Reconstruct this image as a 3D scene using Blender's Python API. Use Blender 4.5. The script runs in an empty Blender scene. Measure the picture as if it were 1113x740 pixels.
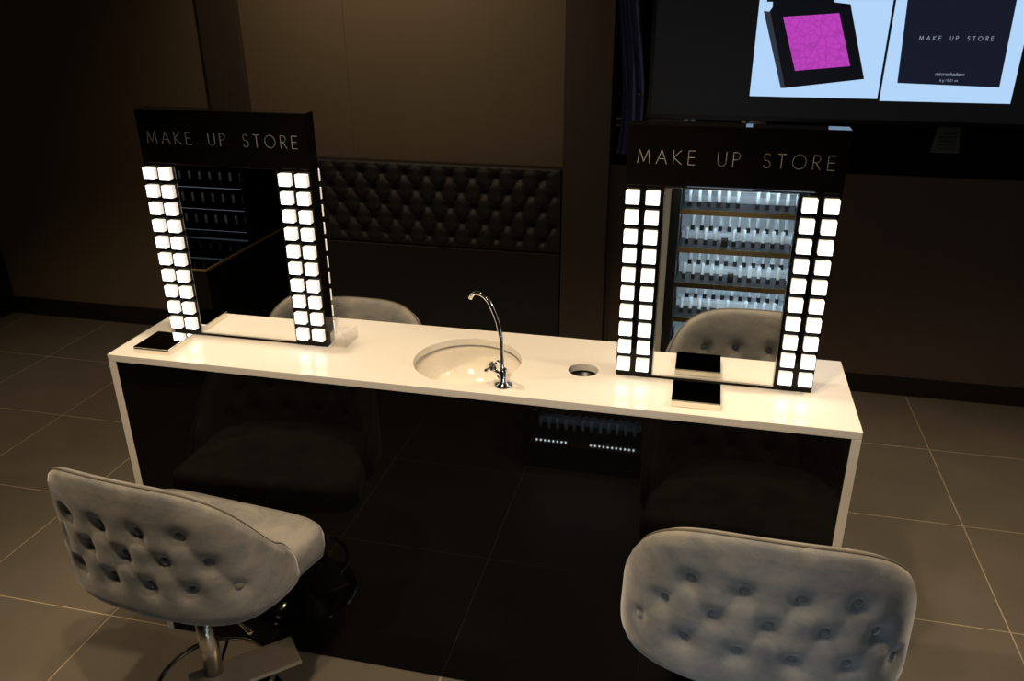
import bpy, bmesh, math, random
from mathutils import Vector, Matrix
random.seed(7)
PI = math.pi
scene = bpy.context.scene
COL = scene.collection

# ------------------------------------------------------------------ camera
cd = bpy.data.cameras.new('camera')
cam = bpy.data.objects.new('camera', cd)
COL.objects.link(cam)
cam.location = (1.638, -1.832, 2.0)
cam.rotation_mode = 'XYZ'
cam.matrix_world = (Matrix.Translation((1.638, -1.832, 2.0)) @ Matrix.Rotation(0.23225, 4, 'Z')
                    @ Matrix.Rotation(PI/2 - 0.41161, 4, 'X') @ Matrix.Rotation(-0.00579, 4, 'Z'))
cd.sensor_width = 36.0
cd.lens = 36.0*890.53/1113.0
cd.clip_start = 0.02
scene.camera = cam

# ------------------------------------------------------------------ world, exposure
w = bpy.data.worlds.new('world')
scene.world = w
w.use_nodes = True
w.node_tree.nodes['Background'].inputs[0].default_value = (1.0, 0.78, 0.55, 1)
w.node_tree.nodes['Background'].inputs[1].default_value = 0.011
vs = scene.view_settings
vs.view_transform = 'Standard'
vs.look = 'None'
vs.gamma = 1.0
vs.use_curve_mapping = False
vs.exposure = 0.0

# lamp positions (fixtures are built further down): x, y, aim x, aim y, watts, cone deg
CEIL = 3.0
SPOTS = [
    (0.45, 0.24, 0.95, 0.2, 92, 88),
    (2.75, -0.15, 1.2, 0.15, 52, 62),
    (1.05, -0.75, 1.05, -0.1, 70, 74),
    (0.0, 1.50, 0.02, 2.33, 51, 110),
    (3.2, 0.3, 3.0, 0.2, 150, 92),
    (-1.3, -0.7, -1.1, -0.1, 125, 90),
    (1.15, -1.12, 1.1, -0.5, 125, 84),  # added lamp to brighten the stool backs, no such fixture known
]
WARM = (1.0, 0.755, 0.46)

# ------------------------------------------------------------------ materials
def newmat(name):
    m = bpy.data.materials.new(name)
    m.use_nodes = True
    nt = m.node_tree
    return m, nt, nt.nodes['Principled BSDF']

def mat(name, col, rough=0.5, metal=0.0, spec=0.5, noise=0.0, nscale=20.0, bump=0.0, bscale=80.0, rvar=0.0,
        coat=0.0, sheen=0.0, trans=0.0, ior=1.5, sheen_tint=None):
    m, nt, b = newmat(name)
    b.inputs['Roughness'].default_value = rough
    b.inputs['Metallic'].default_value = metal
    b.inputs['Specular IOR Level'].default_value = spec
    b.inputs['Coat Weight'].default_value = coat
    b.inputs['Coat Roughness'].default_value = 0.02
    b.inputs['Sheen Weight'].default_value = sheen
    if sheen_tint: b.inputs['Sheen Tint'].default_value = (*sheen_tint, 1)
    b.inputs['Sheen Roughness'].default_value = 0.35
    b.inputs['Transmission Weight'].default_value = trans
    b.inputs['IOR'].default_value = ior
    tc = nt.nodes.new('ShaderNodeTexCoord')
    nz = nt.nodes.new('ShaderNodeTexNoise')
    nz.inputs['Scale'].default_value = nscale
    nz.inputs['Detail'].default_value = 5
    nt.links.new(tc.outputs['Object'], nz.inputs['Vector'])
    mx = nt.nodes.new('ShaderNodeMix')
    mx.data_type = 'RGBA'
    d = 1.0 - noise
    u = 1.0 + noise
    mx.inputs[6].default_value = (col[0]*d, col[1]*d, col[2]*d, 1)
    mx.inputs[7].default_value = (min(1, col[0]*u), min(1, col[1]*u), min(1, col[2]*u), 1)
    nt.links.new(nz.outputs['Fac'], mx.inputs[0])
    nt.links.new(mx.outputs[2], b.inputs['Base Color'])
    if rvar > 0:
        mr = nt.nodes.new('ShaderNodeMapRange')
        mr.inputs['To Min'].default_value = max(0, rough - rvar)
        mr.inputs['To Max'].default_value = rough + rvar
        nt.links.new(nz.outputs['Fac'], mr.inputs['Value'])
        nt.links.new(mr.outputs['Result'], b.inputs['Roughness'])
    if bump > 0:
        n2 = nt.nodes.new('ShaderNodeTexNoise')
        n2.inputs['Scale'].default_value = bscale
        n2.inputs['Detail'].default_value = 3
        nt.links.new(tc.outputs['Object'], n2.inputs['Vector'])
        bp = nt.nodes.new('ShaderNodeBump')
        bp.inputs['Strength'].default_value = bump
        bp.inputs['Distance'].default_value = 0.004
        nt.links.new(n2.outputs['Fac'], bp.inputs['Height'])
        nt.links.new(bp.outputs['Normal'], b.inputs['Normal'])
    return m

def emit(name, col, strength, base=(0.8, 0.8, 0.8)):
    m, nt, b = newmat(name)
    b.inputs['Base Color'].default_value = (*base, 1)
    b.inputs['Emission Color'].default_value = (*col, 1)
    b.inputs['Emission Strength'].default_value = strength
    b.inputs['Roughness'].default_value = 0.4
    return m

def velvet_mat():
    m = mat('grey_velvet', (0.18, 0.18, 0.185), 0.85, sheen=0.55, spec=0.1, bump=0.18, bscale=150, sheen_tint=(0.86, 0.86, 0.90))
    nt = m.node_tree
    b = nt.nodes['Principled BSDF']
    tc = nt.nodes.new('ShaderNodeTexCoord')
    mp = nt.nodes.new('ShaderNodeMapping')
    mp.inputs['Scale'].default_value = (7, 7, 11)
    mp.inputs['Rotation'].default_value = (0.3, 0.5, 0.2)
    n = nt.nodes.new('ShaderNodeTexNoise')
    n.inputs['Scale'].default_value = 1.6
    n.inputs['Detail'].default_value = 7
    n.inputs['Roughness'].default_value = 0.62
    n.inputs['Distortion'].default_value = 0.5
    cr = nt.nodes.new('ShaderNodeValToRGB')
    cr.color_ramp.elements[0].position = 0.30
    cr.color_ramp.elements[0].color = (0.135, 0.142, 0.158, 1)
    cr.color_ramp.elements[1].position = 0.66
    cr.color_ramp.elements[1].color = (0.262, 0.250, 0.235, 1)
    nt.links.new(tc.outputs['Object'], mp.inputs['Vector'])
    nt.links.new(mp.outputs['Vector'], n.inputs['Vector'])
    nt.links.new(n.outputs['Fac'], cr.inputs['Fac'])
    nt.links.new(cr.outputs['Color'], b.inputs['Base Color'])
    return m

M = {}
M['tile'] = mat('floor_tile', (0.155, 0.135, 0.112), 0.42, noise=0.22, nscale=3.5, bump=0.08, bscale=60, rvar=0.06)
M['grout'] = mat('grout', (0.42, 0.36, 0.27), 0.8, noise=0.1)
M['wall'] = mat('taupe_wall', (0.145, 0.108, 0.071), 0.75, noise=0.08, nscale=2.0, bump=0.05, bscale=120)
M['wall_dark'] = mat('dark_brown_wall', (0.11, 0.078, 0.068), 0.7, noise=0.08, nscale=3.0)
M['pier'] = mat('brown_pier', (0.055, 0.041, 0.033), 0.7, noise=0.08, nscale=3.0)
M['black_wall'] = mat('black_wall', (0.008, 0.0075, 0.007), 0.5, noise=0.1)
M['ceiling'] = mat('ceiling_paint', (0.05, 0.045, 0.04), 0.8, noise=0.05)
M['base'] = mat('black_baseboard', (0.012, 0.011, 0.010), 0.25, noise=0.1)
M['quartz'] = mat('white_quartz', (0.69, 0.675, 0.675), 0.16, noise=0.015, nscale=60, spec=0.5)
M['basin'] = mat('cream_ceramic', (0.72, 0.69, 0.645), 0.12, noise=0.01, spec=0.5)
M['gloss'] = mat('black_gloss', (0.0035, 0.0032, 0.003), 0.02, noise=0.05, spec=0.16)
M['black'] = mat('black_plastic', (0.012, 0.012, 0.013), 0.32, noise=0.05)
M['chrome'] = mat('chrome', (0.82, 0.82, 0.82), 0.06, metal=1.0, noise=0.02)
M['steel'] = mat('polished_steel', (0.80, 0.76, 0.68), 0.03, metal=1.0, noise=0.01)
M['brushed'] = mat('satin_steel', (0.62, 0.60, 0.57), 0.25, metal=1.0, noise=0.04, nscale=90)
M['plate'] = mat('satin_foot_plate', (0.42, 0.36, 0.29), 0.3, metal=0.35, noise=0.08, nscale=25)  # brown of the reflected floor is put into the base colour
M['post'] = mat('grey_post', (0.50, 0.50, 0.50), 0.4, noise=0.05)
M['mirror'] = mat('mirror_silver', (0.86, 0.88, 0.87), 0.004, metal=1.0, noise=0.0)
M['gold'] = mat('brass_trim', (0.72, 0.52, 0.24), 0.22, metal=1.0, noise=0.05)
M['gold_edge'] = mat('satin_brass_edge', (0.55, 0.42, 0.22), 0.35, metal=0.25, noise=0.05)
M['letter'] = mat('silver_lettering', (0.40, 0.41, 0.43), 0.35, metal=0.5, noise=0.02)
M['cube'] = emit('led_cube_face', (1.0, 0.99, 0.97), 2.2)
M['cube_side'] = emit('led_cube_side', (1.0, 0.96, 0.88), 0.45)
M['velvet'] = velvet_mat()
M['button'] = mat('velvet_button', (0.15, 0.145, 0.14), 0.85, noise=0.2, nscale=30, sheen=0.6, spec=0.1)
M['piping'] = mat('dark_piping', (0.10, 0.088, 0.075), 0.8, noise=0.15, nscale=40)
M['leather'] = mat('black_leather', (0.013, 0.0127, 0.014), 0.62, noise=0.12, nscale=30, bump=0.1, bscale=250)
M['leather_plain'] = mat('black_leather_plain', (0.010, 0.0095, 0.010), 0.6, noise=0.12, nscale=30, bump=0.1, bscale=250)
M['tv_dark'] = emit('dark_screen_area', (0.75, 0.78, 0.9), 0.004, base=(0.01, 0.01, 0.011))
M['tv_bezel'] = mat('tv_bezel', (0.010, 0.010, 0.011), 0.3, noise=0.05)
M['scr_white'] = emit('screen_white', (0.47, 0.70, 1.0), 0.95, base=(0.02, 0.02, 0.02))
M['scr_black'] = emit('screen_black', (0.5, 0.6, 1.0), 0.006, base=(0.006, 0.006, 0.007))
M['scr_navy'] = emit('screen_navy', (0.35, 0.45, 1.0), 0.022, base=(0.006, 0.006, 0.008))
M['scr_grey'] = emit('screen_grey', (0.45, 0.55, 0.8), 0.06, base=(0.006, 0.006, 0.008))
M['scr_text'] = emit('screen_text', (0.7, 0.8, 1.0), 0.40, base=(0.02, 0.02, 0.02))
M['acrylic_w'] = mat('frosted_acrylic', (0.78, 0.84, 0.88), 0.25, noise=0.08, nscale=40)
M['tubeclear'] = mat('clear_tube', (0.75, 0.82, 0.86), 0.08, noise=0.1, nscale=60, spec=0.6)
M['strip'] = emit('led_strip', (0.70, 0.87, 1.0), 34.0)
M['led_dot'] = emit('led_dot', (0.72, 0.88, 1.0), 60.0)
M['strip_dim'] = emit('dim_led_strip', (0.62, 0.80, 1.0), 0.22)
M['lamp'] = emit('lamp_disc', (1.0, 0.78, 0.5), 6.0)
M['navy_cloth'] = mat('navy_cloth', (0.07, 0.09, 0.24), 0.45, noise=0.35, nscale=14, bump=0.4, bscale=40)
M['teal_plastic'] = mat('teal_grey_plastic', (0.10, 0.13, 0.13), 0.4, noise=0.1)

def magenta():
    m, nt, b = newmat('screen_magenta')
    tc = nt.nodes.new('ShaderNodeTexCoord')
    vo = nt.nodes.new('ShaderNodeTexVoronoi')
    vo.feature = 'DISTANCE_TO_EDGE'
    vo.inputs['Scale'].default_value = 32
    cr = nt.nodes.new('ShaderNodeValToRGB')
    cr.color_ramp.elements[0].color = (0.40, 0.04, 0.40, 1)
    cr.color_ramp.elements[1].color = (0.52, 0.055, 0.52, 1)
    cr.color_ramp.elements[1].position = 0.10
    nt.links.new(tc.outputs['Object'], vo.inputs['Vector'])
    nt.links.new(vo.outputs['Distance'], cr.inputs['Fac'])
    nt.links.new(cr.outputs['Color'], b.inputs['Emission Color'])
    b.inputs['Emission Strength'].default_value = 0.95
    b.inputs['Base Color'].default_value = (0.02, 0.005, 0.02, 1)
    return m
M['scr_magenta'] = magenta()

def glass_mat():
    m, nt, b = newmat('clear_acrylic')
    b.inputs['Base Color'].default_value = (0.95, 0.93, 0.88, 1)
    b.inputs['Roughness'].default_value = 0.05
    b.inputs['Alpha'].default_value = 0.16
    return m
M['acrylic'] = glass_mat()

# ------------------------------------------------------------------ mesh helpers
def link(o, parent=None):
    COL.objects.link(o)
    if parent is not None: o.parent = parent
    return o

def obj(name, bm, m, parent=None, smooth=False, bevel=0.0, loc=None, seg=2):
    bmesh.ops.recalc_face_normals(bm, faces=bm.faces[:])
    me = bpy.data.meshes.new(name)
    if smooth:
        for f in bm.faces: f.smooth = True
    bm.to_mesh(me)
    bm.free()
    for k in (m if isinstance(m, (list, tuple)) else [m]): me.materials.append(M[k])
    o = bpy.data.objects.new(name, me)
    link(o, parent)
    if loc: o.location = loc
    if bevel > 0:
        md = o.modifiers.new('bevel', 'BEVEL')
        md.width = bevel
        md.segments = seg
        md.limit_method = 'ANGLE'
    return o

def tag(o, label=None, cat=None, group=None, kind=None):
    if label: o['label'] = label
    if cat: o['category'] = cat
    if group: o['group'] = group
    if kind: o['kind'] = kind
    return o

def thing(name, label, cat, loc=(0, 0, 0), rz=0.0, group=None):
    o = bpy.data.objects.new(name, None)
    link(o)
    o.empty_display_size = 0.05
    o.location = loc
    o.rotation_euler = (0, 0, rz)
    return tag(o, label, cat, group)

def B(): return bmesh.new()

def box(bm, x0, x1, y0, y1, z0, z1, mi=0):
    v = [bm.verts.new(p) for p in ((x0, y0, z0), (x1, y0, z0), (x1, y1, z0), (x0, y1, z0), (x0, y0, z1), (x1, y0, z1), (x1, y1, z1), (x0, y1, z1))]
    fs = []
    for q in ((0, 3, 2, 1), (4, 5, 6, 7), (0, 1, 5, 4), (1, 2, 6, 5), (2, 3, 7, 6), (3, 0, 4, 7)):
        f = bm.faces.new([v[i] for i in q])
        f.material_index = mi
        fs.append(f)
    return fs

def boxo(name, x0, x1, y0, y1, z0, z1, m, parent=None, bevel=0.0):
    bm = B()
    cx, cy = (x0 + x1)/2, (y0 + y1)/2
    box(bm, x0 - cx, x1 - cx, y0 - cy, y1 - cy, 0, z1 - z0)
    return obj(name, bm, m, parent, bevel=bevel, loc=(cx, cy, z0))

def lathe(bm, prof, seg=32, c=(0, 0, 0), cap=True):
    rings = []
    for r, z in prof:
        rings.append([bm.verts.new((c[0] + r*math.cos(2*PI*i/seg), c[1] + r*math.sin(2*PI*i/seg), c[2] + z)) for i in range(seg)])
    for a, b in zip(rings, rings[1:]):
        for i in range(seg):
            j = (i + 1) % seg
            bm.faces.new((a[i], a[j], b[j], b[i]))
    if cap:
        bm.faces.new(rings[0])
        bm.faces.new(list(reversed(rings[-1])))
    return rings

def tube(bm, pts, r, seg=8, closed=False):
    pts = [Vector(p) for p in pts]
    n = len(pts)
    rad = r if isinstance(r, (list, tuple)) else [r]*n
    rings = []
    up = None
    for i, p in enumerate(pts):
        if closed: t = (pts[(i + 1) % n] - pts[i - 1])
        else: t = pts[min(i + 1, n - 1)] - pts[max(i - 1, 0)]
        t.normalize()
        if up is None:
            up = Vector((0, 0, 1)) if abs(t.z) < 0.9 else Vector((1, 0, 0))
        u = (up - t*up.dot(t)).normalized()
        up = u
        v = t.cross(u)
        rings.append([bm.verts.new(p + (u*math.cos(2*PI*k/seg) + v*math.sin(2*PI*k/seg))*rad[i]) for k in range(seg)])
    m = n if closed else n - 1
    for i in range(m):
        a, b = rings[i], rings[(i + 1) % n]
        for k in range(seg):
            l = (k + 1) % seg
            bm.faces.new((a[k], a[l], b[l], b[k]))
    if not closed:
        bm.faces.new(rings[0])
        bm.faces.new(list(reversed(rings[-1])))

def arc(c, r, a0, a1, n, plane='xz'):
    out = []
    for i in range(n + 1):
        a = a0 + (a1 - a0)*i/n
        if plane == 'xz': out.append((c[0] + r*math.cos(a), c[1], c[2] + r*math.sin(a)))
        else: out.append((c[0] + r*math.cos(a), c[1] + r*math.sin(a), c[2]))
    return out

def copy_tree(o, parent=None):
    c = o.copy()
    link(c)
    c.parent = parent
    for ch in list(o.children): copy_tree(ch, c)
    return c

# ------------------------------------------------------------------ lettering (thin geometric capitals, unit height 1)
def ellipse(cx, cz, rx, rz, a0, a1, n=20):
    return [(cx + rx*math.cos(math.radians(a0 + (a1 - a0)*i/n)), cz + rz*math.sin(math.radians(a0 + (a1 - a0)*i/n))) for i in range(n + 1)]
GLYPH = {
    'M': (0.95, [[(0, 0), (0.12, 1), (0.475, 0.12), (0.83, 1), (0.95, 0)]]),
    'A': (0.80, [[(0, 0), (0.40, 1), (0.80, 0)], [(0.15, 0.36), (0.65, 0.36)]]),
    'K': (0.62, [[(0, 0), (0, 1)], [(0.58, 1), (0.02, 0.48), (0.62, 0)]]),
    'E': (0.50, [[(0.5, 1), (0, 1), (0, 0), (0.5, 0)], [(0, 0.52), (0.46, 0.52)]]),
    'U': (0.62, [[(0, 1), (0, 0.3)] + ellipse(0.31, 0.31, 0.31, 0.31, 180, 360, 14) + [(0.62, 1)]]),
    'P': (0.50, [[(0, 0), (0, 1), (0.24, 1)] + ellipse(0.24, 0.74, 0.26, 0.26, 90, -90, 12) + [(0, 0.48)]]),
    'S': (0.52, [ellipse(0.26, 0.755, 0.225, 0.245, 25, 270, 14) + ellipse(0.26, 0.255, 0.255, 0.255, 90, -155, 14)]),
    'T': (0.56, [[(0, 1), (0.56, 1)], [(0.28, 1), (0.28, 0)]]),
    'O': (0.98, [ellipse(0.49, 0.5, 0.49, 0.5, 0, 360, 32)]),
    'R': (0.54, [[(0, 0), (0, 1), (0.24, 1)] + ellipse(0.24, 0.75, 0.25, 0.25, 90, -90, 12) + [(0, 0.5)], [(0.2, 0.5), (0.54, 0)]]),
}
def stroke(bm, pts, w, d, h, ox, oz, y):
    P = [Vector((ox + p[0]*h, oz + p[1]*h)) for p in pts]
    for a, b in zip(P, P[1:]):
        t = b - a
        if t.length < 1e-7: continue
        t.normalize()
        n = Vector((-t.y, t.x))*w/2
        e = t*w*0.3
        c = [a - e - n, b + e - n, b + e + n, a - e + n]
        f = [bm.verts.new((q.x, y - d, q.y)) for q in c]
        g = [bm.verts.new((q.x, y, q.y)) for q in c]
        bm.faces.new(f)
        bm.faces.new(list(reversed(g)))
        for i in range(4):
            j = (i + 1) % 4
            bm.faces.new((f[i], g[i], g[j], f[j]))
def lettering(text, h, width, xc, z, y, m, parent, wgt=0.085, gap=0.55, space=1.25, depth=0.001, joined=False):
    tot = 0.0
    items = []
    for ch in text:
        if ch == ' ':
            tot += space
            continue
        items.append((ch, tot))
        tot += GLYPH[ch][0] + gap
    tot -= gap
    sx = width/(tot*h)
    bmj = B() if joined else None
    for ch, o in items:
        bm = bmj if joined else B()
        for s in GLYPH[ch][1]:
            stroke(bm, [(px*min(1.0, sx*1.02), pz) for px, pz in s], h*wgt, depth, h, 0 if not joined else xc - width/2 + o*h*sx, 0 if not joined else z, 0 if not joined else y)
        if not joined: obj('letter', bm, m, parent, loc=(xc - width/2 + o*h*sx, y, z))
    if joined: obj('lettering', bmj, m, parent)

# ------------------------------------------------------------------ room shell
X0, X1, Y0, Y1 = -2.79, 4.4, -3.6, 2.38
fl = boxo('floor', X0 - 0.1, X1 + 0.1, Y0 - 0.1, Y1 + 0.1, -0.06, -0.0015, 'grout')
tag(fl, 'large dark taupe square floor tiles with pale grout', kind='structure')
tile_mesh = {}
def tile(xa, xb, ya, yb):
    g = 0.0026
    key = (round(xb - xa, 3), round(yb - ya, 3))
    cx, cy = (xa + xb)/2, (ya + yb)/2
    if key not in tile_mesh:
        bm = B()
        hx, hy = (xb - xa)/2 - g, (yb - ya)/2 - g
        box(bm, -hx, hx, -hy, hy, 0, 0.0095)
        o = obj('tile', bm, 'tile', fl, bevel=0.0006, seg=1)
        tile_mesh[key] = o
    else:
        o = tile_mesh[key].copy()
        link(o, fl)
    o.location = (cx - fl.location.x, cy - fl.location.y, 0.06 - 0.0095)
def cuts(a, b, off):
    k = math.ceil((a - off)/0.6 + 1e-6)
    c = [a]
    while off + 0.6*k < b - 1e-6:
        c.append(off + 0.6*k)
        k += 1
    return c + [b]
xs, ys = cuts(X0, X1, 2.768), cuts(-2.4, Y1, 1.811)
for xa, xb in zip(xs, xs[1:]):
    for ya, yb in zip(ys, ys[1:]): tile(xa, xb, ya, yb)

st = lambda o, lab=None: tag(o, lab, kind='structure')
st(boxo('ceiling', X0 - 0.1, X1 + 0.1, Y0 - 0.1, Y1 + 0.4, CEIL, CEIL + 0.1, 'ceiling'), 'dark ceiling with recessed downlights')
st(boxo('wall_left', X0 - 0.1, X0, Y0, Y1 + 0.4, -0.002, CEIL, 'wall_dark'), 'dark brown side wall')
st(boxo('wall_right', X1, X1 + 0.1, Y0, Y1 + 0.4, -0.002, CEIL, 'wall_dark'), 'dark brown side wall')
st(boxo('wall_front', X0 - 0.1, X1 + 0.1, Y0 - 0.1, Y0, -0.002, CEIL, 'black_wall'), 'black wall on the display side')
# back wall: taupe part with a flat pilaster, a brown pier, then the black screen niche over a brown dado
wb = st(boxo('wall_back', X0, 0.932, Y1, Y1 + 0.1, -0.002, CEIL, 'wall'), 'taupe wall behind the vanity, washed by a downlight')
st(boxo('trim_1', -1.062, -0.828, Y1 - 0.03, Y1, 0, CEIL, 'pier', bevel=0.002), 'dark brown flat pilaster on the taupe wall')
st(boxo('trim_2', -0.828, -0.24, Y1 - 0.006, Y1, 0, CEIL, 'wall', bevel=0.001), 'taupe wallpaper panel left of the upholstered panel centre')
st(boxo('trim_3', 0.932, 1.168, Y1 - 0.088, Y1 + 0.1, 0, CEIL, 'pier', bevel=0.002), 'dark brown pier between tufted panel and screen niche')
st(boxo('wall_back_dado', 1.168, X1, Y1, Y1 + 0.1, -0.002, 1.146, 'wall_dark'), 'dark brown lower wall under the screen')
st(boxo('wall_back_niche', 1.168, X1, Y1 + 0.02, Y1 + 0.1, 1.146, CEIL, 'gloss'), 'glossy black wall around the screen')
st(boxo('baseboard_back', X0, -1.062, Y1 - 0.018, Y1, 0, 0.115, 'base', bevel=0.002), 'black baseboard of the taupe wall')
st(boxo('baseboard_right', 1.168, X1, Y1 - 0.018, Y1, 0, 0.10, 'base', bevel=0.002), 'glossy black baseboard under the brown wall')
st(boxo('baseboard_left', X0, X0 + 0.018, Y0, Y1 - 0.018, 0, 0.115, 'base', bevel=0.002), 'black baseboard of the side wall')
st(boxo('trim_4', X0, X0 + 0.05, 2.27, Y1 - 0.02, 0.115, 0.42, 'base', bevel=0.003), 'black corner guard low on the wall')

# ------------------------------------------------------------------ ceiling downlights
def downlight(x, y, ax, ay, watts, cone, i):
    names = ['recessed warm downlight above the counter between the two mirrors', 'recessed warm downlight beyond the right end of the vanity',
             'recessed warm downlight above the front stools', 'recessed warm downlight washing the taupe wall over the tufted panel',
             'recessed warm downlight over the right floor', 'recessed warm downlight over the left floor',
             'added warm downlight near the display stand, brightening the stool backs']
    t = thing('downlight', names[i], 'downlight', (x, y, CEIL - 0.03), group='ceiling downlights')
    bm = B()
    lathe(bm, [(0.045, 0.028), (0.045, 0.004), (0.06, 0.0), (0.06, 0.006), (0.055, 0.03)], 24, cap=False)
    obj('ring', bm, 'brushed', t, smooth=True)
    bm = B()
    lathe(bm, [(0.044, 0.012), (0.044, 0.016)], 24)
    obj('lens', bm, 'lamp', t)
    ld = bpy.data.lights.new('spot', 'SPOT')
    ld.energy = watts
    ld.color = WARM
    ld.spot_size = math.radians(cone)
    ld.spot_blend = 1.0 if i == 3 else 0.7
    ld.shadow_soft_size = 0.04
    lo = bpy.data.objects.new('spot', ld)
    link(lo, t)
    lo.location = (0, 0, -0.02)
    d = Vector((ax, ay, 1.0 if i < 3 else 1.9 if i == 3 else 0.6)) - Vector((x, y, CEIL - 0.05))
    lo.rotation_euler = d.to_track_quat('-Z', 'Y').to_euler()
for i, s in enumerate(SPOTS): downlight(*s, i)

# ------------------------------------------------------------------ vanity counter
L, D, H, TH = 2.057, 0.407, 1.0216, 0.022
SINK = (1.03, 0.19, 0.153)
HOLE = (1.36, 0.195, 0.041)
vc = thing('vanity_counter', 'long white stone vanity counter with waterfall ends and glossy black front', 'counter')
def slab_with_holes():
    bm = B()
    loops = {}
    for z in (H - TH, H):
        edges = []
        lp = []
        outer = [bm.verts.new(p) for p in ((0, 0, z), (L, 0, z), (L, D, z), (0, D, z))]
        lp.append(outer)
        for cx, cy, r in (SINK, HOLE):
            lp.append([bm.verts.new((cx + r*math.cos(2*PI*i/64), cy + r*math.sin(2*PI*i/64), z)) for i in range(64)])
        for q in lp:
            for i in range(len(q)): edges.append(bm.edges.new((q[i], q[(i + 1) % len(q)])))
        bmesh.ops.triangle_fill(bm, use_beauty=True, edges=edges)
        loops[z] = lp
    for a, b in zip(loops[H - TH], loops[H]):
        for i in range(len(a)):
            j = (i + 1) % len(a)
            bm.faces.new((a[i], a[j], b[j], b[i]))
    return bm
obj('worktop', slab_with_holes(), 'quartz', vc, bevel=0.0015)
for xa, xb in ((0, TH), (L - TH, L)):
    boxo('end_panel', xa, xb, 0, D, 0, H - TH - 0.0003, 'quartz', vc, bevel=0.001)
boxo('front_panel', TH + 0.001, L - TH - 0.001, 0.003, 0.021, 0.002, H - TH - 0.0005, 'gloss', vc)
boxo('back_panel', TH + 0.001, L - TH - 0.001, D - 0.03, D - 0.012, 0.002, H - TH - 0.0005, 'gloss', vc)
bm = B()
prof = [(0.160, -0.0005), (0.159, -0.02), (0.150, -0.055), (0.128, -0.088), (0.09, -0.108), (0.03, -0.116), (0.022, -0.118)]
lathe(bm, prof, 64, (0, 0, 0), cap=False)
bs = obj('basin', bm, 'basin', vc, smooth=True, loc=(SINK[0], SINK[1], H - TH))
md = bs.modifiers.new('solid', 'SOLIDIFY')
md.thickness = 0.006
md.offset = 1
bm = B()
lathe(bm, [(0.024, -0.119), (0.024, -0.116), (0.018, -0.1145), (0.004, -0.1155)], 24)
obj('drain', bm, 'chrome', bs, smooth=True)
bm = B()
lathe(bm, [(0.046, 0.0), (0.046, -0.20), (0.001, -0.2)], 32, cap=False)
ch = obj('waste_chute', bm, 'black', vc, smooth=True, loc=(HOLE[0], HOLE[1], H - TH - 0.0005))
md = ch.modifiers.new('solid', 'SOLIDIFY')
md.thickness = 0.003
md.offset = 1

# ------------------------------------------------------------------ faucet
fx, fy = 1.168, 0.053
fa = thing('faucet', 'slim chrome gooseneck tap with cross handle beside the round basin', 'faucet', (fx, fy, H))
bm = B()
lathe(bm, [(0.025, 0), (0.025, 0.003), (0.021, 0.008), (0.012, 0.012), (0.0105, 0.016), (0.0105, 0.045), (0.008, 0.05)], 28)
obj('base', bm, 'chrome', fa, smooth=True)
P = [(0, 0, 0.045), (-0.003, 0.002, 0.0504), (-0.004, 0.004, 0.09), (-0.005, 0.005, 0.128), (-0.016, 0.012, 0.175), (-0.028, 0.020, 0.200), (-0.039, 0.027, 0.219), (-0.049, 0.032, 0.229), (-0.058, 0.037, 0.2345), (-0.068, 0.042, 0.2375), (-0.079, 0.047, 0.2385), (-0.090, 0.053, 0.2345), (-0.098, 0.058, 0.226), (-0.102, 0.061, 0.217)]
bm = B()
tube(bm, P, [0.0055]*11 + [0.0055, 0.006, 0.0065], 12)
obj('spout', bm, 'chrome', fa, smooth=True)
bm = B()
tube(bm, [(-0.006, -0.002, 0.024), (-0.020, -0.004, 0.043), (-0.026, -0.005, 0.052)], [0.007, 0.0065, 0.0085], 10)
ha = obj('handle_stem', bm, 'chrome', fa, smooth=True)
bm = B()
ax = Vector((-0.6, -0.1, 0.78)).normalized()
u = Vector((0.75, 0.2, 0.6)).normalized()
u = (u - ax*u.dot(ax)).normalized()
v = ax.cross(u)
hc = Vector((-0.029, -0.0055, 0.056))
for s in (u, v):
    tube(bm, [hc - s*0.019, hc - s*0.008, hc + s*0.008, hc + s*0.019], [0.0042, 0.0034, 0.0034, 0.0042], 8)
for s in (u, -u, v, -v, ax*0.3):
    bmesh.ops.create_icosphere(bm, subdivisions=2, radius=0.0056, matrix=Matrix.Translation(hc + s*0.020))
obj('cross_handle', bm, 'chrome', ha, smooth=True)

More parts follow.
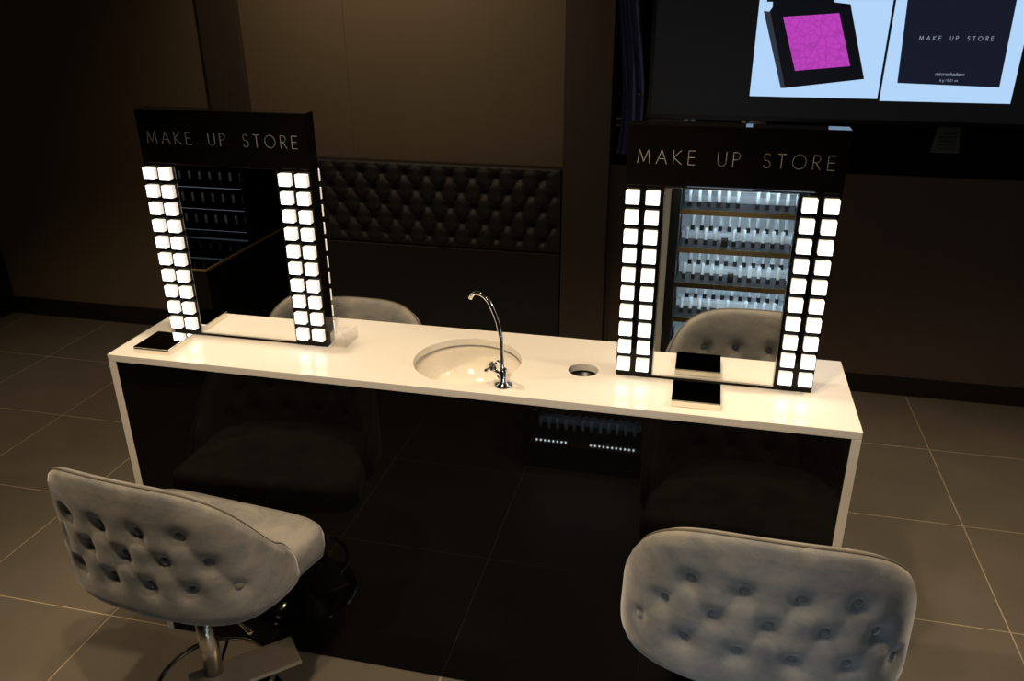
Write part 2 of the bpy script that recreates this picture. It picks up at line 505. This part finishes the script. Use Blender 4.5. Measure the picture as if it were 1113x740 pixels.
# ------------------------------------------------------------------ lit mirrors
HB, HF = 0.235, 0.185          # housing back and front (y)
def cube_mesh():
    bm = B()
    w_, h_, d_ = 0.0168, 0.0172, 0.018
    fs = box(bm, -w_, w_, -d_, 0, -h_, h_, 1)
    for f in fs:
        if f.calc_center_median().y < -d_ + 1e-5: f.material_index = 0
    return bm
cube0 = None
def lit_mirror(cx, label):
    global cube0
    t = thing('lighted_mirror', label, 'mirror', (cx, 0.21, H), group='lighted makeup mirrors')
    W = 0.2535
    # coordinates below are relative to (cx, .21, H)
    f, b = HF - 0.21, HB - 0.21
    bm = B()
    box(bm, -W, W, f, b, 0.0, 0.5205)
    obj('housing', bm, 'gloss', t, bevel=0.001)
    bm = B()
    box(bm, -W, W, f - 0.002, b + 0.002, 0.5205, 0.668)
    hd = obj('header', bm, 'gloss', t, bevel=0.0015)
    lettering('MAKE UP STORE', 0.033, 0.452, 0.0, 0.576, f - 0.002, 'letter', hd, wgt=0.055)
    for s in (-1, 1):                                   # glass on the front and on the back
        yf = f if s < 0 else b
        bm = B()
        box(bm, -0.154, 0.154, min(yf, yf + s*0.003), max(yf, yf + s*0.003), 0.0125, 0.517)
        obj('mirror_glass', bm, 'mirror', t)
        bm = B()
        for (xa, xb, za, zb) in ((-0.1565, -0.1545, 0.010, 0.5195), (0.1545, 0.1565, 0.010, 0.5195), (-0.1545, 0.1545, 0.5175, 0.5195), (-0.1545, 0.1545, 0.010, 0.012)):
            box(bm, xa, xb, min(yf, yf + s*0.004), max(yf, yf + s*0.004), za, zb)
        obj('glass_edge', bm, 'brushed', t)
        for k in range(10):
            for px in (-0.2325, -0.183, 0.183, 0.2325):
                if cube0 is None:
                    o = cube0 = obj('light_cube', cube_mesh(), ['cube', 'cube_side'], t, bevel=0.002, seg=2)
                else:
                    o = cube0.copy()
                    link(o, t)
                o.location = (px, yf, 0.0405 + 0.0503*k)
                o.rotation_euler = (0, 0, 0 if s < 0 else PI)
    return t
lit_mirror(0.352, 'black makeup mirror with lit cubes at the left end of the counter')
lit_mirror(1.7035, 'black makeup mirror with lit cubes at the right end of the counter')

# ------------------------------------------------------------------ steel trays and the acrylic holder
def tray(x0, x1, y0, y1, label):
    t = thing('steel_tray', label, 'tray', ((x0 + x1)/2, (y0 + y1)/2, H), group='polished trays in front of the mirrors')
    hx, hy = (x1 - x0)/2, (y1 - y0)/2
    bm = B()
    box(bm, -hx, hx, -hy, hy, 0, 0.017)
    obj('block', bm, 'steel', t, bevel=0.001)
    bm = B()
    box(bm, -hx, hx, -hy, hy, 0.0172, 0.020)
    obj('top_plate', bm, 'mirror', t, bevel=0.0008)
tray(0.072, 0.187, 0.026, 0.144, 'flat polished steel tray before the mirror at the left counter end')
tray(1.606, 1.727, 0.033, 0.146, 'flat polished steel tray before the mirror at the right counter end')

ah = thing('acrylic_holder', 'small clear acrylic box with a round opening beside the left mirror', 'holder', (0.638, 0.232, H))
bm = B()
hx, hy, hz, tk = 0.024, 0.042, 0.043, 0.002
for q in ((-hx, hx, -hy, -hy + tk, 0, hz), (-hx, hx, hy - tk, hy, 0, hz), (-hx, -hx + tk, -hy + tk, hy - tk, 0, hz), (hx - tk, hx, -hy + tk, hy - tk, 0, hz), (-hx + tk, hx - tk, -hy + tk, hy - tk, 0, tk)):
    box(bm, *q)
obj('box', bm, 'acrylic', ah)
bm = B()
o_ = [(-hx, -hy), (hx, -hy), (hx, hy), (-hx, hy)]
loops = []
for z in (hz, hz + tk):
    ed = []
    q1 = [bm.verts.new((x, y, z)) for x, y in o_]
    q2 = [bm.verts.new((0.014*math.cos(2*PI*i/24), 0.014*math.sin(2*PI*i/24), z)) for i in range(24)]
    for q in (q1, q2):
        for i in range(len(q)): ed.append(bm.edges.new((q[i], q[(i + 1) % len(q)])))
    bmesh.ops.triangle_fill(bm, use_beauty=True, edges=ed)
    loops.append((q1, q2))
for a, b in zip(loops[0], loops[1]):
    for i in range(len(a)):
        j = (i + 1) % len(a)
        bm.faces.new((a[i], a[j], b[j], b[i]))
obj('lid', bm, 'acrylic', ah)

# ------------------------------------------------------------------ tufted stools
SA, SB, SN, ZT, ZB, ZE, TM, PW = 0.297, 0.204, 2.63, 1.002, 0.595, 0.636, 1.745, 2.6
def deform(x, y, z):            # slight flare and backward tilt of the shell
    k = 1 + 0.121*(ZT - z)
    return (x*k, y*k - 0.06*(z - 0.7), z)
def plan(t):
    s, c = math.sin(t), math.cos(t)
    return Vector((SA*math.copysign(abs(s)**(2/SN), s), -SB*math.copysign(abs(c)**(2/SN), c)))
NT = 400
_ts = [-TM + 2*TM*i/NT for i in range(NT + 1)]
_pl = [plan(t) for t in _ts]
_u = [0.0]
for i in range(NT): _u.append(_u[-1] + (_pl[i + 1] - _pl[i]).length)
UH = _u[-1]/2
_u = [q - UH for q in _u]
def at_u(u):
    u = max(-UH, min(UH, u))
    lo, hi = 0, NT
    while hi - lo > 1:
        m = (lo + hi)//2
        if _u[m] <= u: lo = m
        else: hi = m
    k = (u - _u[lo])/(_u[hi] - _u[lo])
    p = _pl[lo].lerp(_pl[hi], k)
    a, b = max(0, lo - 3), min(NT, hi + 3)
    tg = (_pl[b] - _pl[a]).normalized()
    n = Vector((tg.y, -tg.x))
    t = _ts[lo] + (_ts[hi] - _ts[lo])*k
    return p, n, abs(t)/TM
def ztop(A): return ZT*(1 - A**PW) + (ZE + 0.030)*A**PW
def zbot(A): return ZB*(1 - A**PW) + (ZE - 0.050)*A**PW
SP = 0.110
BUT = [(k*SP, 0.869) for k in (-1.5, -0.5, 0.5, 1.5)] + [(k*SP, 0.788) for k in (-2, -1, 0, 1, 2)] + [(k*SP, 0.705) for k in (-2.5, -1.5, -0.5, 0.5, 1.5, 2.5)]
FOLD = []
for i in range(len(BUT)):
    for j in range(i):
        du, dz = abs(BUT[i][0] - BUT[j][0]), abs(BUT[i][1] - BUT[j][1])
        if 0.04 < du < 0.07 and 0.05 < dz < 0.1: FOLD.append((BUT[i], BUT[j]))
def dip(u, z):
    d = 0.0
    for bu, bz in BUT:
        q = (u - bu)**2 + (z - bz)**2
        w_ = 0.5 if abs(bu) > 0.25 else 1.0
        if q < 0.01: d += w_*0.0190*math.exp(-q/(2*0.019**2)) + w_*0.004*math.exp(-q/(2*0.010**2))
    f = 0.0
    for (a, b), (c, e) in FOLD:
        ex, ez = c - a, e - b
        k = max(0, min(1, ((u - a)*ex + (z - b)*ez)/(ex*ex + ez*ez)))
        q = (u - a - k*ex)**2 + (z - b - k*ez)**2
        if q < 0.002: f = max(f, 0.0032*math.exp(-q/(2*0.007**2)))
    return d + f
THK = 0.036
def shell_pt(u, side, vv):
    """side 0 outer face, 1 inner face; vv 0..1 bottom to top"""
    p, n, A = at_u(u)
    zt, zb = ztop(A), zbot(A)
    r = min(THK/2, (zt - zb)*0.45)
    end = max(0.0, 1 - max(0.0, (A - 0.90)/0.10)**2)**0.5
    z = zb + r + (zt - zb - 2*r)*vv
    e = min(1.0, min(vv, 1 - vv)*5)
    puff = 0.006*math.sqrt(max(0, e*(2 - e)))
    dd = dip(u, z)
    return p, n, z, r*max(0.15, end), puff*end, dd*end
def build_backrest(parent):
    bm = B()
    NU, NV, NC = 132, 40, 6
    rings = []
    for i in range(NU + 1):
        u = -UH + 2*UH*i/NU
        ring = []
        p, n, A = at_u(u)
        def add(off, z):
            # off: + outward, measured from the mid surface
            q = p + n*(off - THK/2)
            ring.append(bm.verts.new(deform(q.x, q.y, z)))
        zt, zb = ztop(A), zbot(A)
        for k in range(NV + 1):
            vv = k/NV
            _, _, z, r, pf, d = shell_pt(u, 0, vv)
            add(r + pf - d, z)
        rr = shell_pt(u, 0, 1.0)
        for k in range(1, NC):
            a = PI*k/NC
            add(rr[3]*math.cos(a), rr[2] + min(THK/2, (zt - zb)*0.45)*math.sin(a))
        for k in range(NV + 1):
            vv = 1 - k/NV
            _, _, z, r, pf, d = shell_pt(u, 1, vv)
            add(-(r + pf - d), z)
        rb = shell_pt(u, 1, 0.0)
        for k in range(1, NC):
            a = PI + PI*k/NC
            add(rb[3]*math.cos(a), rb[2] + min(THK/2, (zt - zb)*0.45)*math.sin(a))
        rings.append(ring)
    for a, b in zip(rings, rings[1:]):
        m = len(a)
        for k in range(m):
            l = (k + 1) % m
            bm.faces.new((a[k], a[l], b[l], b[k]))
    bm.faces.new(rings[0])
    bm.faces.new(list(reversed(rings[-1])))
    return obj('backrest', bm, 'velvet', parent, smooth=True)
def build_stool():
    t = thing('tufted_stool', 'x', 'stool')
    back = build_backrest(t)
    # piping seam along the rim
    pts = []
    for i in range(121):
        u = -UH*0.985 + 2*UH*0.985*i/120
        p, n, z, r, pf, d = shell_pt(u, 0, 1.0)
        q = p + n*(r*0.22 - THK/2)
        rz = min(THK/2, (ztop(at_u(u)[2]) - zbot(at_u(u)[2]))*0.45)
        pts.append(deform(q.x, q.y, z + rz*0.95))
    bm = B()
    tube(bm, pts, 0.0034, 6)
    obj('piping', bm, 'piping', back, smooth=True)
    # buttons: one dome mesh, copied
    first = None
    for side in (1, -1):
        for bu, bz in BUT:
            p, n, A = at_u(bu)
            zt, zb = ztop(A), zbot(A)
            r = min(THK/2, (zt - zb)*0.45)
            vv = max(0.0, min(1.0, (bz - zb - r)/(zt - zb - 2*r)))
            _, _, z, rr, pf, d = shell_pt(bu, 0, vv)
            q = p + n*(side*(rr + pf - d + 0.0015) - THK/2)
            if first is None:
                bm = B()
                lathe(bm, [(0.0115, -0.004), (0.012, 0.001), (0.0105, 0.0045), (0.006, 0.0066), (0.001, 0.0072)], 14)
                o = first = obj('button', bm, 'button', back, smooth=True)
            else:
                o = first.copy()
                link(o, back)
            nn = Vector((n.x*side, n.y*side, 0))
            o.location = deform(q.x, q.y, z)
            o.rotation_euler = nn.to_track_quat('Z', 'Y').to_euler()
    # seat cushion
    out = []
    N = 72
    for i in range(N):
        a = 2*PI*i/N
        s, c = math.sin(a), math.cos(a)
        if c < 0:       # rear half, inside the shell
            x = 0.288*math.copysign(abs(s)**(2/2.63), s)
            y = -0.178*abs(c)**(2/2.63)
        else:
            x = 0.288*math.copysign(abs(s)**(2/7.0), s) + 0.022*math.copysign(1, s)*min(1, c*3)*abs(s)**0.4
            y = 0.235*abs(c)**(2/7.0)
        out.append(Vector((x, y)))
    bm = B()
    rings = []
    for k, z in ((0.90, 0.562), (0.955, 0.566), (0.985, 0.576), (1.0, 0.597), (1.0, 0.630), (0.985, 0.648), (0.955, 0.659), (0.90, 0.664), (0.6, 0.670), (0.25, 0.673)):
        rings.append([bm.verts.new((q.x*k, q.y*k, z)) for q in out])
    for a, b in zip(rings, rings[1:]):
        for i in range(N):
            j = (i + 1) % N
            bm.faces.new((a[i], a[j], b[j], b[i]))
    bm.faces.new(rings[0])
    bm.faces.new(list(reversed(rings[-1])))
    obj('seat', bm, 'velvet', t, smooth=True)
    bm = B()
    box(bm, -0.09, 0.09, -0.10, 0.10, 0.524, 0.563)
    box(bm, -0.045, 0.045, -0.06, 0.06, 0.504, 0.524)
    obj('mechanism', bm, 'black', t, bevel=0.003)
    bm = B()
    tube(bm, [(0.04, -0.02, 0.514), (0.14, -0.05, 0.512), (0.20, -0.07, 0.502), (0.225, -0.078, 0.497)], [0.005, 0.005, 0.005, 0.008], 8)
    obj('lever', bm, 'chrome', t, smooth=True)
    bm = B()
    lathe(bm, [(0.040, 0.0), (0.040, 0.010), (0.034, 0.016), (0.034, 0.028)], 28, (0, 0, 0.478))
    obj('gas_collar', bm, 'chrome', t, smooth=True)
    bm = B()
    lathe(bm, [(0.0265, 0.115), (0.0265, 0.506)], 28)
    obj('pole', bm, 'brushed', t, smooth=True)
    bm = B()
    lathe(bm, [(0.190, 0.0), (0.190, 0.004), (0.184, 0.009), (0.15, 0.017), (0.10, 0.028), (0.066, 0.046), (0.044, 0.075), (0.034, 0.10), (0.0310, 0.125)], 48)
    obj('base', bm, 'chrome', t, smooth=True)
    # ring footrest on two brackets
    bm = B()
    tube(bm, arc((0, 0, 0.126), 0.165, 0, 2*PI*47/48, 47, 'xy'), 0.008, 8, closed=True)
    rg = obj('foot_ring', bm, 'chrome', t, smooth=True)
    for a in (2.0, 3.9):
        bm = B()
        tube(bm, [(0.028*math.cos(a), 0.028*math.sin(a), 0.126), (0.165*math.cos(a), 0.165*math.sin(a), 0.126)], 0.006, 8)
        obj('ring_bracket', bm, 'chrome', rg, smooth=True)
    # flat foot plate beside the pole
    bm = B()
    box(bm, -0.075, 0.235, -0.088, 0.030, 0.142, 0.156)
    obj('foot_plate', bm, 'plate', t, bevel=0.005, seg=3)
    return t
stool = build_stool()
def place_stool(o, x, y, th, dz, label):
    o.location = (x, y, 0)
    o.rotation_euler = (0, 0, -th)
    o['label'] = label
    o['group'] = 'tufted velvet stools around the vanity'
    for c in o.children:
        nm = c.name.split('.')[0]
        if nm in ('seat', 'backrest', 'mechanism', 'lever', 'gas_collar', 'pole'): c.location.z = dz
        if nm == 'foot_plate': c.rotation_euler = (0, 0, math.radians(43) + th)
sa, sb = copy_tree(stool), copy_tree(stool)
place_stool(stool, 0.366, -0.268, 0.10, -0.058, 'grey velvet button-tufted stool turned sideways before the left mirror, seat showing')
place_stool(sa, 1.848, -0.241, 0.014, 0.0, 'grey velvet button-tufted stool with its back to the camera before the right mirror')
place_stool(sb, 0.425, 0.655, PI, -0.09, 'grey velvet tufted stool on the far side of the counter, facing the camera')

# ------------------------------------------------------------------ tufted wall panel
tp = thing('upholstered_wall_panel', 'black button-tufted upholstered panel on the taupe wall', 'wall panel', (0.052, 2.372, 0.0))
PW2 = 0.876
rows = [1.070, 0.988, 0.905, 0.823, 0.744]
PB = []
for r_, z in enumerate(rows):
    x = -0.302 + (0.063 if r_ % 2 else 0) - 0.126*5
    while x < 0.90:
        if x > -0.80: PB.append((x, z))
        x += 0.126
bm = B()
NX, NZ = 230, 64
grid = []
xa, xb, za, zb = -PW2, PW2, 0.682, 1.122
for i in range(NX + 1):
    colv = []
    x = xa + (xb - xa)*i/NX
    for k in range(NZ + 1):
        z = za + (zb - za)*k/NZ
        X = x + 0.052
        # diamond distance field
        d = 0.0
        best = 9
        for bx_, bz_ in PB:
            q = (X - bx_)**2 + (z - bz_)**2
            if q < best: best = q
        d = 0.034*math.exp(-best/(2*0.020**2))
        # diagonal folds
        p1 = ((X + 0.302)/0.126 + (z - 1.070)/0.165)
        p2 = ((X + 0.302)/0.126 - (z - 1.070)/0.165)
        g = min(abs(p1 - round(p1)), abs(p2 - round(p2)))
        d = max(d, 0.016*math.exp(-(g/0.10)**2))
        e = min(1, min(i, NX - i)/6, min(k, NZ - k)/4)
        y = -0.085 - 0.012*e + d*e
        colv.append(bm.verts.new((x, y, z)))
    grid.append(colv)
for i in range(NX):
    for k in range(NZ):
        bm.faces.new((grid[i][k], grid[i + 1][k], grid[i + 1][k + 1], grid[i][k + 1]))
bk = [bm.verts.new(p) for p in ((xa, 0, za), (xb, 0, za), (xb, 0, zb), (xa, 0, zb))]
bm.faces.new(bk)
bm.faces.new([bk[0], bk[1]] + [grid[i][0] for i in range(NX, -1, -1)])
bm.faces.new([bk[3], bk[2]] + [grid[i][NZ] for i in range(NX, -1, -1)])
bm.faces.new([bk[0], bk[3]] + [grid[0][k] for k in range(NZ, -1, -1)])
bm.faces.new([bk[1], bk[2]] + [grid[NX][k] for k in range(NZ, -1, -1)])
pn = obj('tufted_cushion', bm, 'leather', tp, smooth=True)
first = None
for x, z in PB:
    if first is None:
        bm = B()
        lathe(bm, [(0.009, -0.002), (0.009, 0.002), (0.006, 0.005), (0.001, 0.006)], 10)
        o = first = obj('button', bm, 'leather', pn, smooth=True)
    else:
        o = first.copy()
        link(o, pn)
    o.location = (x - 0.052, -0.064, z)
    o.rotation_euler = (PI/2, 0, 0)
bm = B()
box(bm, -PW2, PW2, -0.085, 0, 0.0, 0.676)
obj('plain_panel', bm, 'leather_plain', tp, bevel=0.008)

# ------------------------------------------------------------------ television
ty = 2.30
tv = thing('television', 'large wall screen showing a pink makeup compact beside its closed lid', 'television', (2.2, ty, 1.394))
def tvbox(name, x0, x1, z0, z1, ya, yb, m, parent=tv, bev=0.0):
    bm = B()
    box(bm, x0 - 2.2, x1 - 2.2, ya, yb, z0 - 1.394, z1 - 1.394)
    return obj(name, bm, m, parent, bevel=bev)
TX0, TX1, TZ0, TZ1 = 1.342, 3.06, 1.394, 2.36
tvbox('casing', TX0, TX1, TZ0, TZ1, 0.004, 0.06, 'tv_bezel', bev=0.003)
for q in ((TX0, TX1, TZ0, TZ0 + 0.018), (TX0, TX1, TZ1 - 0.018, TZ1), (TX0, TX0 + 0.016, TZ0 + 0.018, TZ1 - 0.018), (TX1 - 0.016, TX1, TZ0 + 0.018, TZ1 - 0.018)):
    tvbox('bezel', *q, -0.004, 0.004, 'tv_bezel')
sc = tvbox('screen', TX0 + 0.016, TX1 - 0.016, TZ0 + 0.018, TZ1 - 0.018, 0.001, 0.004, 'tv_dark')
pa = tvbox('picture', 1.813, 2.374, 1.507, 2.16, -0.0005, 0.001, 'scr_white', sc)
pb = tvbox('picture', 2.385, 2.925, 1.499, 2.16, -0.0005, 0.001, 'scr_white', sc)
def poly(name, pts, y, m, parent):
    bm = B()
    f = [bm.verts.new((x - 2.2, y, z - 1.394)) for x, z in pts]
    g = [bm.verts.new((x - 2.2, y + 0.0004, z - 1.394)) for x, z in pts]
    bm.faces.new(f)
    bm.faces.new(list(reversed(g)))
    for i in range(len(f)):
        j = (i + 1) % len(f)
        bm.faces.new((f[i], g[i], g[j], f[j]))
    return obj(name, bm, m, parent)
poly('compact_body', [(1.858, 1.872), (1.965, 1.546), (2.305, 1.592), (2.200, 1.906), (2.13, 1.914), (2.125, 1.935), (1.87, 1.925), (1.872, 1.893)], -0.0010, 'scr_black', sc)
poly('compact_side', [(1.835, 1.878), (1.948, 1.546), (1.968, 1.546), (1.864, 1.874)], -0.0015, 'scr_grey', sc)
poly('compact_lid', [(1.845, 1.915), (2.135, 1.922), (2.18, 1.932), (2.19, 2.12), (1.84, 2.12)], -0.0015, 'scr_black', sc)
poly('pink_powder', [(1.922, 1.853), (2.002, 1.623), (2.237, 1.647), (2.158, 1.869)], -0.0018, 'scr_magenta', sc)
lb = poly('closed_compact', [(2.447, 1.578), (2.867, 1.567), (2.858, 1.99), (2.427, 1.99)], -0.0010, 'scr_navy', sc)
lettering('MAKE UP STORE', 0.017, 0.298, 2.6545 - 2.2, 1.760 - 1.394, -0.0012, 'scr_text', sc, wgt=0.10, joined=True)
def small_text(body, size, xc, z):
    cu = bpy.data.curves.new('small_print', 'FONT')
    cu.body = body
    cu.size = size
    cu.align_x = 'CENTER'
    tmp = bpy.data.objects.new('small_print', cu)
    COL.objects.link(tmp)
    dg = bpy.context.evaluated_depsgraph_get()
    me = bpy.data.meshes.new_from_object(tmp.evaluated_get(dg))
    bpy.data.objects.remove(tmp)
    me.materials.clear()
    me.materials.append(M['scr_text'])
    o = bpy.data.objects.new('small_print', me)
    link(o, sc)
    o.location = (xc - 2.2, -0.0013, z - 1.394)
    o.rotation_euler = (PI/2, 0, 0)
small_text('microshadow', 0.022, 2.657, 1.612)
small_text('6 g / 0.21 oz', 0.015, 2.657, 1.588)
tvbox('wall_mount', 2.0, 2.4, 1.75, 2.05, 0.06, 0.098, 'black')

# small items of the niche
cl = B()
nseg = 26
fr, bk_ = [], []
for i in range(nseg + 1):
    k = i/nseg
    colf, colb = [], []
    for j in range(15):
        v = j/14
        x = -0.055 + 0.11*k + 0.02*math.sin(5*v) - 0.012*v
        y = -0.035 + 0.014*math.sin(k*17 + 3*v) + 0.008*math.sin(9*v + 4*k)
        z = -0.52 + 0.86*v
        colf.append(cl.verts.new((x, y, z)))
        colb.append(cl.verts.new((x, y + 0.006, z)))
    fr.append(colf)
    bk_.append(colb)
for i in range(nseg):
    for j in range(14):
        cl.faces.new((fr[i][j], fr[i + 1][j], fr[i + 1][j + 1], fr[i][j + 1]))
        cl.faces.new((bk_[i][j], bk_[i][j + 1], bk_[i + 1][j + 1], bk_[i + 1][j]))
for i in range(nseg):
    cl.faces.new((fr[i][0], bk_[i][0], bk_[i + 1][0], fr[i + 1][0]))
    cl.faces.new((fr[i][14], fr[i + 1][14], bk_[i + 1][14], bk_[i][14]))
for j in range(14):
    cl.faces.new((fr[0][j], fr[0][j + 1], bk_[0][j + 1], bk_[0][j]))
    cl.faces.new((fr[nseg][j], bk_[nseg][j], bk_[nseg][j + 1], fr[nseg][j + 1]))
dr = thing('hanging_cloth', 'dark navy cloth hanging in the gap left of the large screen', 'cloth', (1.25, Y1 + 0.016, 1.72))
obj('drape', cl, 'navy_cloth', dr, smooth=True)
bm = B()
for x in (-0.055, 0.045):
    lathe(bm, [(0.005, 0.0), (0.005, 0.06)], 10, (x, 0.0, 0.0))
hk = obj('pin', bm, 'gold', dr, smooth=True, loc=(0, 0.0, -0.22))
hk.rotation_euler = (PI/2, 0, 0)
sp = thing('small_wall_unit', 'small grey teal tapered unit on the black wall below the screen', 'wall unit', (2.72, Y1 + 0.02, 1.262))
bm = B()
f = [bm.verts.new(p) for p in ((-0.062, -0.03, 0), (0.062, -0.03, 0), (0.048, -0.022, 0.118), (-0.045, -0.022, 0.118))]
g = [bm.verts.new(p) for p in ((-0.062, 0, 0), (0.062, 0, 0), (0.048, 0, 0.118), (-0.045, 0, 0.118))]
bm.faces.new(f)
bm.faces.new(list(reversed(g)))
for i in range(4):
    j = (i + 1) % 4
    bm.faces.new((f[i], g[i], g[j], f[j]))
obj('cover', bm, 'teal_plastic', sp, bevel=0.004)
bm = B()
for k in range(5): box(bm, -0.038, 0.038, -0.0300, -0.0265, 0.018 + k*0.017, 0.022 + k*0.017)
obj('grille', bm, 'black', sp)

# ------------------------------------------------------------------ display gondola facing the counter (seen in the mirrors)
gy0, gy1 = -1.25, -1.52
gd = thing('display_gondola', 'black makeup display stand with lit shelves facing the counter, seen in the mirror', 'display stand', (1.53, -1.385, 0))
def gb(name, x0, x1, y0, y1, z0, z1, m, par=gd, bev=0.0):
    bm = B()
    box(bm, x0 - 1.53, x1 - 1.53, y0 + 1.385, y1 + 1.385, z0, z1)
    return obj(name, bm, m, par, bevel=bev)
BAYS = ((0.985, 1.475), (1.553, 2.10))
SHZ = [0.149, 0.311, 0.473, 0.635, 0.797, 0.956, 1.122]
gb('back_board', 0.95, 2.14, gy1, gy1 + 0.015, 0.0, 1.221, 'black')
gb('top_board', 0.95, 2.14, gy1, gy0, 1.2215, 1.235, 'black')
gb('plinth', 0.95, 2.14, gy1 + 0.016, gy0 - 0.01, 0, 0.10, 'black')
for xa, xb in ((0.95, 0.984), (1.512, 1.552), (2.101, 2.14)): gb('upright', xa, xb, gy1 + 0.016, gy0, 0.101, 1.221, 'black')
gb('steel_upright', 1.477, 1.511, gy1 + 0.016, gy0 + 0.004, 0.101, 1.221, 'post')
ORD = 'first second third fourth fifth sixth seventh eighth ninth tenth eleventh twelfth thirteenth'.split()
tube0 = None
def gloss_tube(x, y, z, label, group, s=1.0):
    global tube0
    if tube0 is None:
        t = thing('gloss_tube', label, 'makeup tube', (x, y, z), group=group)
        bm = B()
        box(bm, -0.0085, 0.0085, -0.0085, 0.0085, 0, 0.022)
        obj('cap', bm, 'black', t, bevel=0.001, seg=1)
        bm = B()
        lathe(bm, [(0.0075, 0.022), (0.008, 0.026), (0.008, 0.072), (0.005, 0.075)], 10)
        obj('tube', bm, 'tubeclear', t, smooth=True)
        tube0 = t
    else:
        t = copy_tree(tube0)
        t.location = (x, y, z)
        t['label'] = label
        t['group'] = group
    return t
for bi, (xa, xb) in enumerate(BAYS):
    for si, z in enumerate(SHZ):
        sh = gb('shelf', xa, xb, gy1 + 0.016, gy0 - 0.004, z - 0.016, z, 'black')
        gb('shelf_trim', xa, xb, gy0 - 0.003, gy0 + 0.001, z - 0.018, z + 0.004, 'gold', sh)
        lit = (bi == 1 and si >= 2) or (bi == 0 and si == 0)
        if lit:
            gb('acrylic_back', xa + 0.004, xb - 0.004, gy1 + 0.0165, gy1 + 0.022, z + 0.001, z + 0.078 if si == 6 else z + 0.125, 'acrylic_w', sh)
            gb('acrylic_riser', xa + 0.01, xb - 0.01, gy1 + 0.03, gy1 + 0.115, z + 0.0005, z + 0.03, 'acrylic_w', sh, bev=0.002)
            zt_ = SHZ[si + 1] if si < len(SHZ) - 1 else 1.238
            gb('led_strip', xa + 0.02, xb - 0.02, gy0 - 0.03, gy0 - 0.018, zt_ - 0.022, zt_ - 0.0165, 'strip', sh)
            if bi == 0:
                for k in list(range(8)) + list(range(13, 24)):
                    gb('led_dot', xa + 0.03 + 0.0185*k, xa + 0.036 + 0.0185*k, gy0 + 0.0012, gy0 + 0.004, z - 0.003, z + 0.003, 'led_dot', sh)
            n = 13 if bi else 12
            sn = {0: 'the lit bottom shelf', 2: 'the lowest lit shelf', 3: 'the second lit shelf', 4: 'the middle lit shelf', 5: 'the upper lit shelf', 6: 'the topmost shelf'}[si]
            for k in range(n):
                x = xa + 0.035 + (xb - xa - 0.07)*k/(n - 1)
                if bi == 1 and k == 6 - (si % 3): continue
                gloss_tube(x, gy0 - 0.075, z + 0.0002, f'{ORD[k]} gloss tube from the left, front row of {sn} in the reflection', 'gloss tubes on the lit shelves' if bi else 'gloss tubes on the lit bottom shelf')
            for k in range(n - 1 if si < 6 else 0):
                x = xa + 0.055 + (xb - xa - 0.11)*k/(n - 2)
                gloss_tube(x, gy1 + 0.075, z + 0.0305, f'{ORD[k]} gloss tube from the left, rear row of {sn} in the reflection', 'gloss tubes on the acrylic risers')
# powder box in the middle of each lit shelf of the right bay
for si in (3, 4, 5):
    x = 1.553 + 0.035 + 0.477*(6 - (si % 3))/12
    pbx = thing('powder_box', ['', '', '', 'small dark powder box on the lowest lit shelf in the mirror', 'small dark powder box on the middle lit shelf in the mirror', 'small dark powder box on the upper lit shelf in the mirror'][si], 'box', (x, gy0 - 0.06, SHZ[si] + 0.0002), group='powder boxes on the lit shelves')
    bm = B()
    box(bm, -0.014, 0.014, -0.012, 0.012, 0, 0.028)
    obj('case', bm, 'black', pbx, bevel=0.002)
    bm = B()
    box(bm, -0.014, 0.014, -0.012, 0.012, 0.0285, 0.04)
    obj('lid', bm, 'brushed', pbx, bevel=0.002)

# ------------------------------------------------------------------ dim corner cabinet seen in the left mirror
cc = thing('corner_display_cabinet', 'dim dark display cabinet with brass edges, seen in the left mirror', 'display cabinet', (-1.5, -2.2, 0))
def cb(name, x0, x1, y0, y1, z0, z1, m, par=cc, bev=0.0):
    bm = B()
    box(bm, x0 + 1.5, x1 + 1.5, y0 + 2.2, y1 + 2.2, z0, z1)
    return obj(name, bm, m, par, bevel=bev)
lo_ = cb('lower_cabinet', -2.0, -0.99, -3.0, -1.6, 0, 0.545, 'black', bev=0.003)
cb('front_edge', -2.0, -0.988, -1.602, -1.596, 0.546, 0.56, 'gold_edge', lo_)
cb('side_edge', -0.994, -0.988, -3.0, -1.603, 0.546, 0.56, 'gold_edge', lo_)
cb('counter_top', -2.0, -0.995, -3.0, -1.603, 0.546, 0.558, 'gloss', lo_)
cb('back_board', -1.9, -1.88, -3.0, -2.2, 0.559, 1.25, 'black')
cb('corner_post', -1.075, -1.055, -2.22, -2.2, 0.559, 1.25, 'black')
cb('side_board', -1.9, -1.88, -2.199, -2.17, 0.559, 1.25, 'black')
for k, z in enumerate((0.60, 0.735, 0.87, 1.005, 1.14)):
    sh = cb('shelf', -1.879, -1.056, -3.0, -2.221, z - 0.01, z, 'gloss')
    cb('led_strip', -1.85, -1.10, -2.245, -2.235, z - 0.016, z - 0.011, 'strip_dim', sh)
    if k < 4:
        for j in range(11):
            x = -1.82 + 0.07*j
            gloss_tube(x, -2.28, z + 0.0002, f'{ORD[j]} gloss tube from the left, {ORD[k]} dim shelf up, in the left mirror', 'gloss tubes in the dim cabinet')
cb('top_board', -1.9, -1.055, -3.0, -2.2, 1.251, 1.27, 'black')
